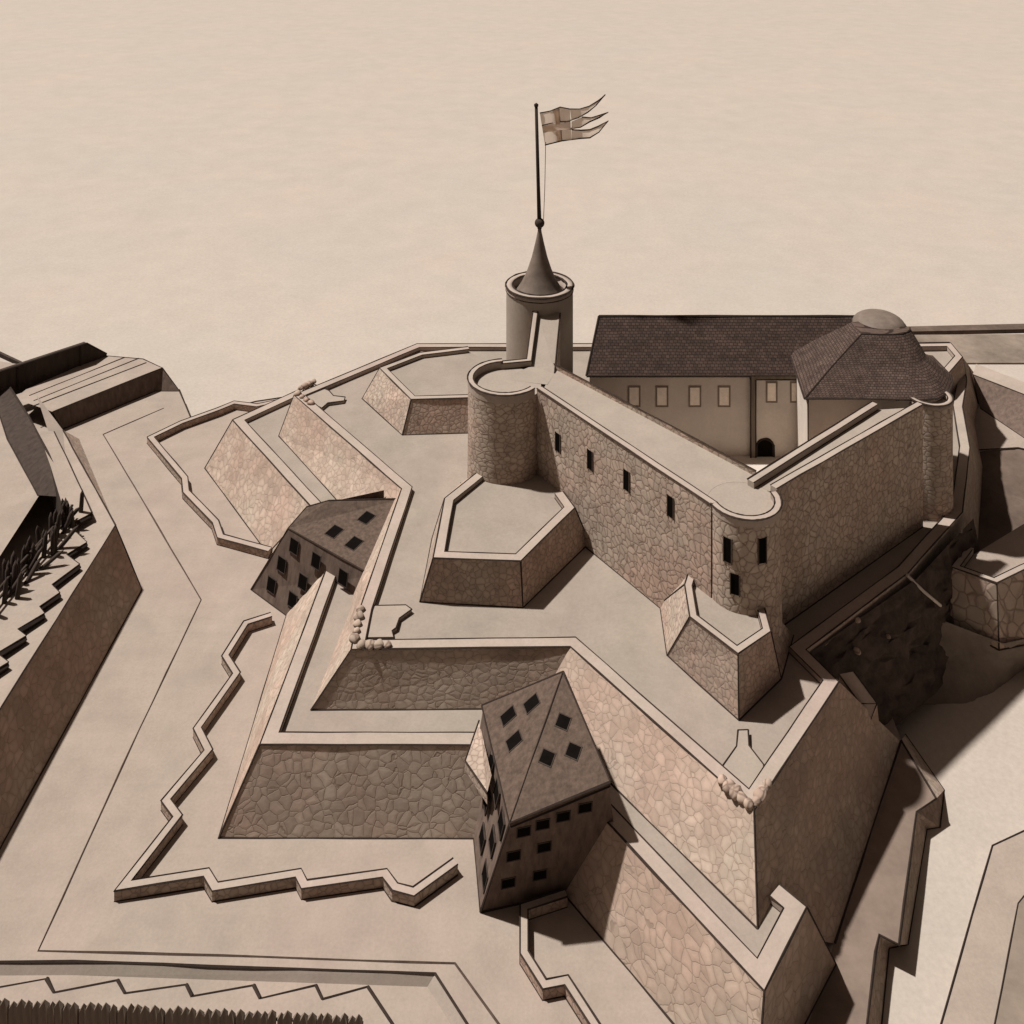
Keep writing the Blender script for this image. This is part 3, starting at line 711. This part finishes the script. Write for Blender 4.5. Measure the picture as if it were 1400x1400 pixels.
t = thing('guard_house', 'squat grey guard house wedged in the left rampart corner, windows on wall and roof', 'house', (-32, 168, 0), 'guard houses in the rampart corners')
q0, q1 = P(343, 806, 0), P(407, 853, 0); q1x = q1 + (q1 - q0) * 1.0
r0, r1 = P(394, 722, 12), P(492, 777, 12)
g0, g1, g2 = P(419, 693, 13.4), P(450, 684, 14.2), P(540, 682, 14.0)
r1 = r1 + (r1 - r0) * 0.18; g2 = g2 + (g2 - g1) * 0.1
a = MB(); a.face([q0, q1x, r1, r0]); a.face([q0, r0, g0, at_z(g0 + V((-1, 4, 0)), 0)]); a.ink([q0, r0, g0], 0.13); a.ink([q0, q1], 0.14)
b1 = V((-22, 176, 0)); a.face([at_z(g0 + V((-1, 4, 0)), 0), b1, at_z(b1, 14), g0]); a.build('wall', ['housewall', 'ink'], t)
a = MB(); a.face([r0, r1, g2, g1]); a.face([r0, g1, g0]); d = V((0, 0, -0.35)); a.strip([r0 + d, r1 + d], [r0, r1])
a.face([g0, g1, V((-31, 176, 12))]); a.face([g1, g2, V((-22, 176, 12)), V((-31, 176, 12))])
a.ink([r0, r1], 0.13); a.ink([g0, g1, g2], 0.15); a.build('roof', ['houseroof', 'ink'], t)
put(((501, 708), (457, 727), (484, 743)), (r0, r1, g2), 2.0, 2.2, t)
put(((402, 747), (432, 767), (469, 790), (385, 772), (414, 796), (371, 800), (400, 821)), (q0, q1x, r0), 1.9, 2.0, t)

# ================================================================ BREASTWORKS ON THE MOAT FLOOR
def breastwork(label, px, w, h, z0=0.0, loc=None, fill=None):
    pts = [P(x, y, z0) for x, y in px]
    o = [p + V((0, 0, h)) for p in pts]; i = offset(o, w)
    a = MB(); lo = [at_z(p, z0) for p in o]; li = [at_z(p, z0) for p in i]
    a.strip(lo, o, 0); a.strip(li, i, 0); a.strip(o, i, 2)
    for k in (0, -1): a.face([lo[k], o[k], i[k], li[k]], 0)
    a.ink(o, 0.12); a.ink(i, 0.12); a.ink(lo, 0.10); a.ink(li, 0.08)
    return tag(a.build('breastwork', ['stone_small', 'ink', 'coping']), label, 'low wall', 'low zigzag breastworks on the moat floor')
breastwork('long stepped breastwork from the left guard house down and along the foreground',
           [(370, 848), (333, 860), (303, 908), (318, 932), (264, 1008), (279, 1038), (220, 1108), (236, 1130), (156, 1233), (278, 1213), (290, 1233), (404, 1214), (412, 1230), (523, 1214), (536, 1232), (566, 1240), (626, 1196)], 1.0, 1.25)
breastwork('angular low breastwork along the sea edge left of the upper rampart',
           [(402, 551), (385, 553), (352, 560), (320, 556), (296, 566), (246, 584), (201, 606), (248, 663), (250, 682), (290, 724), (297, 745), (366, 764)], 1.2, 1.3)
breastwork('short bent breastwork on the ground right of the tall guard house, bottom centre',
           [(772, 1230), (711, 1250), (711, 1318), (742, 1368), (772, 1362), (812, 1425)], 0.9, 1.2)

# ================================================================ LEFT OUTWORK
t = thing('outwork', 'long left outwork rampart with a dark battered front wall and pale sloping top', 'rampart', (-72, 160, 0))
Wt = [P(-260, 1400, 10), V((-67.4, 134.7, 10)), P(158, 718, 10), P(86, 588, 4.5)]
Wb = [P(-260, 1620, 0), V((-63, 127, 0)), P(194, 806, 0), P(108, 600, 0)]
Wt[0] = V((-67.6, 95, 10)); Wb[0] = V((-63.3, 90, 0))
a = MB(); a.strip(Wb, Wt); a.ink(Wt, 0.13); a.ink(Wb[:3], 0.13); a.ink([Wb[2], Wt[2]], 0.12); a.build('wall', ['stone_big', 'ink'], t)
saw = [(126, 701), (94, 718), (119, 741), (91, 758), (109, 771), (71, 799), (82, 810), (54, 829), (61, 838), (24, 860), (36, 869), (-4, 893), (12, 905), (-30, 930)]
sawp = [P(x, y, 10.9) for x, y in saw]
low = [V((-67.6, 95, 10)), V((-67.4, 134.7, 10)), P(158, 718, 10), P(86, 588, 4.5), P(50, 540, 4.5), P(95, 680, 8.0), P(60, 760, 9.4), P(-20, 880, 9.4), V((-100, 95, 9.4))]
a = MB(); a.poly(low); a.build('terrace', ['ground'], t)
# raised firing step with a saw-tooth edge
a = MB(); stp = sawp + [P(-60, 880, 10.9), P(-10, 820, 10.9), P(50, 765, 10.9), P(88, 700, 10.5), P(70, 640, 8.2), P(52, 588, 6.2), P(74, 590, 6.2), P(98, 640, 8.2)]
a.poly(stp, 0); lft = stp[len(sawp):len(sawp) + 5]; a.strip([at_z(p, 3.5) for p in lft], lft, 2); a.strip([p - V((0, 0, 1.1)) for p in sawp], sawp, 2)
for p, q_ in list(zip(sawp, sawp[1:]))[::2]: a.ink([p - V((0, 0.05, 0.4)), q_ - V((0, 0.05, 0.4))], 0.36, 1, wob=0.06)
a.ink(sawp, 0.09); a.ink([stp[-1], stp[-2]], 0.12); a.ink([stp[-1], sawp[0]], 0.12)
a.build('firing_step', ['ground', 'ink', 'timber'], t)
# dark inner slope
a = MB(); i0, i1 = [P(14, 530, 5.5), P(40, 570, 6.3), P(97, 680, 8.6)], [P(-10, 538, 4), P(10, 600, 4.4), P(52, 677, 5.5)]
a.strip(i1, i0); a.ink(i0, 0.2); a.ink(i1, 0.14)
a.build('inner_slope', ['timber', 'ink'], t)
a = MB(); a.poly([P(-10, 538, 3.9), P(10, 600, 4.3), P(53, 678, 5.4), P(0, 760, 5.4), V((-160, 130, 5.4)), V((-200, 240, 3.9))]); a.build('inner_yard', ['ground'], t)

t = thing('outwork_wing', 'far wing of the left outwork with striped terraces and dark timber back wall', 'rampart', (-90, 225, 0))
zt2 = 4.2
wt = [P(72, 563, zt2), P(222, 503, zt2)]; wbm = [P(86, 587, 0), P(212, 535, 0)]
tip = P(246, 535, 0)
a = MB(); a.face([wbm[0], wbm[1], wt[1], wt[0]]); a.face([wbm[1], tip, wt[1]]); a.ink([wbm[0], wbm[1], tip, wt[1], wt[0]], 0.16)
a.build('wall', ['housewall', 'ink'], t)
a = MB(); tp_ = [P(72, 563, zt2), P(222, 503, zt2), P(196, 491, zt2), P(140, 486, zt2), P(36, 532, zt2), P(20, 545, zt2)]
a.poly(tp_)
for l_ in (((46, 548), (190, 490)), ((44, 556), (200, 496)), ((40, 541), (170, 489))): a.ink([P(*l_[0], zt2), P(*l_[1], zt2)], 0.16)
a.ink(tp_[1:4], 0.14); a.build('terrace', ['ground', 'ink'], t)
a = MB()
for p0, p1 in ((P(-60, 558, 4.2), P(118, 497, 4.2)), (P(118, 497, 4.2), P(146, 487, 4.2))):
    e_ = (p1 - p0).normalized(); n_ = V((-e_.y, e_.x, 0)) * 1.2; h_ = V((0, 0, 4.8 if p0.x < -90 else 3.0)); h2 = V((0, 0, 4.8 if p0.x < -110 else 0.6))
    h_ = V((0, 0, 4.8)); 
    dn = V((0, 0, -1.6)); a.face([p0 + dn, p1 + dn, p1 + h2, p0 + h_]); a.face([p0 + n_, p1 + n_, p1 + n_ + h2, p0 + n_ + h_]); a.face([p0 + h_, p1 + h2, p1 + n_ + h2, p0 + n_ + h_]); a.ink([p0 + h_, p1 + h2], 0.2)
    for f_ in (0.45, 0.95) if p0.x < -110 else (): a.ink([p0.lerp(p1, f_) - n_ * 0.1, p0.lerp(p1, f_) + h_ * 0.9 - n_ * 0.1], 0.25)
a.build('back_wall', ['timber', 'ink'], t)

# dark stake palisade on the outwork
def stake_mb(h, r, tip_=0.8, n=6):
    a = MB(); c = [V((0, 0, 0)), V((0.02, 0, h * 0.5)), V((0, 0.02, h - tip_)), V((0, 0, h))]
    a.tube(c, [r * 1.05, r, r * 0.92, 0.02], n); return a
t = thing('stake_palisade', 'dark tangled palisade of leaning pointed stakes on the left outwork at the left edge', 'palisade', P(40, 760, 5.6))
sm = stake_mb(4.8, 0.36); sm.v = [v + parent_loc(t) for v in sm.v]; proto = sm.build('stake', ['timber'], t)
ln = [P(99, 712, 10.2), P(62, 755, 10.6), P(22, 800, 10.6), P(-14, 845, 10.6)]
first = True; k = 0
rnd = random.Random(5)
for a_, b_ in zip(ln, ln[1:]):
    n = 13
    for i in range(n):
        o = proto if first else proto.copy()
        if not first: C.objects.link(o); o.parent = t
        first = False
        p = a_.lerp(b_, i / n) + V((rnd.uniform(-1.6, 2.0), rnd.uniform(-0.5, 2.5), rnd.uniform(-0.8, 0)))
        o.location = p - V(t.location)
        o.rotation_euler = (R(rnd.uniform(-10, 8)), R(rnd.choice((0, 0, 0, 1)) * rnd.uniform(28, 50) + rnd.uniform(-6, 8)), rnd.uniform(0, 1))
a = MB()
for dz in (1.2, 2.6): a.tube([p + V((0, 0, dz)) for p in ln], [0.22] * 4, 6)
a.build('rail', ['timber'], t)

# ================================================================ PALISADE FENCE AND SAW-TOOTH STEP, BOTTOM LEFT
a = MB()
tooth = [(-60, 1352), (-8, 1351), (64, 1338), (74, 1357), (161, 1340), (171, 1358), (255, 1346), (263, 1362), (347, 1347), (356, 1365), (432, 1347), (441, 1366), (503, 1349), (540, 1405), (600, 1500)]
tp_ = [P(x, y, -0.45) for x, y in tooth]
a.prism(tp_ + [V((tp_[-1].x, 70, -0.45)), V((-90, 70, -0.45))], -0.9, 0); a.ink(tp_, 0.12)
for p, q_ in list(zip(tp_, tp_[1:]))[2::2]: a.ink([p, q_], 0.2)
tag(a.build('firing_step', ['ground', 'ink']), 'saw toothed earth step behind the foreground palisade, bottom left', 'earth step')
t = thing('palisade_fence', 'row of pointed wooden pickets standing along the bottom left edge', 'fence', P(240, 1440, -1))
def picket():
    a = MB(); w_, d_, h = 0.42, 0.22, 4.0
    f_ = [V((-w_, -d_, 0)), V((w_, -d_, 0)), V((w_, -d_, h - 0.6)), V((0, -d_ * 0.6, h)), V((-w_, -d_, h - 0.6))]
    b_ = [V((p.x, -p.y, p.z)) for p in f_]
    f_[3].y = -0.05; b_[3].y = 0.05
    a.face(f_); a.face(b_[::-1]); a.strip(f_, b_, 0, True); return a
pm = MB(); base_p = picket()
n = 47; first = True
top0, top1 = D(-4, 1366, 106.9), D(492, 1388, 105.4)
pk = None
for i in range(n):
    if pk is None:
        pm = MB(); off = parent_loc(t)
        pm.v = [v + off for v in base_p.v]; pm.f = base_p.f; pm.m = base_p.m
        pk = pm.build('picket', ['board'], t); o = pk
    else:
        o = pk.copy(); C.objects.link(o); o.parent = t
    f_ = i / (n - 1); p = top0.lerp(top1, f_)
    o.location = p - V((0, 0, 4.0 + random.uniform(-0.12, 0.12))) - parent_loc(t)
    o.rotation_euler = (0, R(random.uniform(-1.8, 1.8)), R(random.uniform(-10, 10))); o.scale = (random.uniform(0.8, 1.08), random.uniform(0.8, 1.3), random.uniform(0.98, 1.02))
a = MB()
for dz in (1.0, 2.8): a.tube([top0 + V((-0.3, 0.35, dz - 4)), top1 + V((0.3, 0.35, dz - 4))], [0.14, 0.14], 6)
a.build('rail', ['timber'], t)

# ================================================================ RIGHT OUTER WORKS
t = thing('island_bastion', 'flat topped bastion of big pale blocks at the right edge beyond the rocks', 'bastion', (78, 160, 2))
it = [P(1322, 746, 11.5), P(1300, 775, 11.5), P(1363, 797, 11.5), P(1402, 778, 11.5), P(1520, 730, 11.5)]
ib = [P(1290, 800, 3), P(1290, 848, 4), P(1366, 889, 2), P(1410, 880, 2), P(1530, 820, 2)]
a = MB(); a.strip(ib, it); a.ink([ib[1], ib[2], ib[3]], 0.14); a.ink([ib[2], it[2]], 0.12); a.ink([ib[1], it[1]], 0.1); a.build('wall', ['stone_block', 'ink'], t)
a = MB(); ft = parapet(a, it, 1.0, 1.0); a.build('coping', ['coping', 'ink'], t)
a = MB(); a.poly([p + V((0, 0, -0.004)) for p in ft] + [P(1520, 690, 10.5), P(1400, 716, 10.5)]); a.build('platform', ['ground'], t)
for k, (x, y, r_) in enumerate(((1285, 795, 1.6), (1290, 760, 1.5), (1302, 750, 1.1), (1278, 818, 0.9), (1197, 930, 0.7), (1173, 848, 0.4), (1214, 870, 0.35), (1172, 890, 0.5))):
    zz = (4, 8, 9, 5, 1.2, 9, 5, 6)[k]
    rk = line_(1.5, 0); tag(boulder(PL(x, y, rk[0], rk[2], rk[0] + V((0, 0, 9))) if k > 4 else P(x, y, zz), r_, 50 + k).build('boulder', ['stone_block' if k != 3 else 'shore']),
        ('large rounded boulder against the left foot of the block bastion', 'pale boulder behind the corner of the block bastion', 'small boulder on top of the bank by the block bastion parapet', 'small grey boulder at the end of the chain wall',
         'pale stone lying at the foot of the dark rocks near the shore', 'pale stone high on the dark rocky slope', 'small pale stone in the middle of the dark rocks', 'pale stone on the lower left of the dark rocks')[k], 'boulder', 'loose stones on the rocky scarp')
a = MB(); l0, l1 = P(1240, 786, 15.3), P(1286, 828, 9.5)
a.tube([l0, l0.lerp(l1, 0.5) + V((0, 0, -0.2)), l1], [0.22, 0.22, 0.22], 8); tag(a.build('beam', ['plaster']), 'thin pale beam leaning from the rampart corner down to the block bastion', 'beam')

t = thing('outer_wall', 'long grey outer wall at the far right edge above the pale platform', 'wall', (110, 220, 0))
o_ = [P(1330, 512, 7.5), P(1402, 540, 7.5), P(1520, 585, 7.5)]; b_ = [P(1340, 558, 3.2), P(1402, 600, 3.2), P(1520, 660, 3.2)]
i_ = [p + V((3, 5, 0)) for p in o_]
a = MB(); a.strip(b_, o_); a.strip(o_, i_, 2); a.strip(i_, [at_z(p, 0) for p in i_]); a.face([b_[0], o_[0], i_[0], at_z(i_[0], 0)]); a.ink(o_, 0.14); a.ink(b_, 0.14); a.build('wall', ['housewall', 'ink', 'coping'], t)
a = MB(); pp = [P(1306, 568, 3.2), P(1320, 616, 3.2), P(1392, 612, 3.2), P(1520, 640, 3.2), P(1520, 600, 3.2), P(1345, 556, 3.2)]
a.prism(pp, 0, 0); a.ink(pp[:4], 0.14); a.build('platform', ['ground', 'ink'], t)
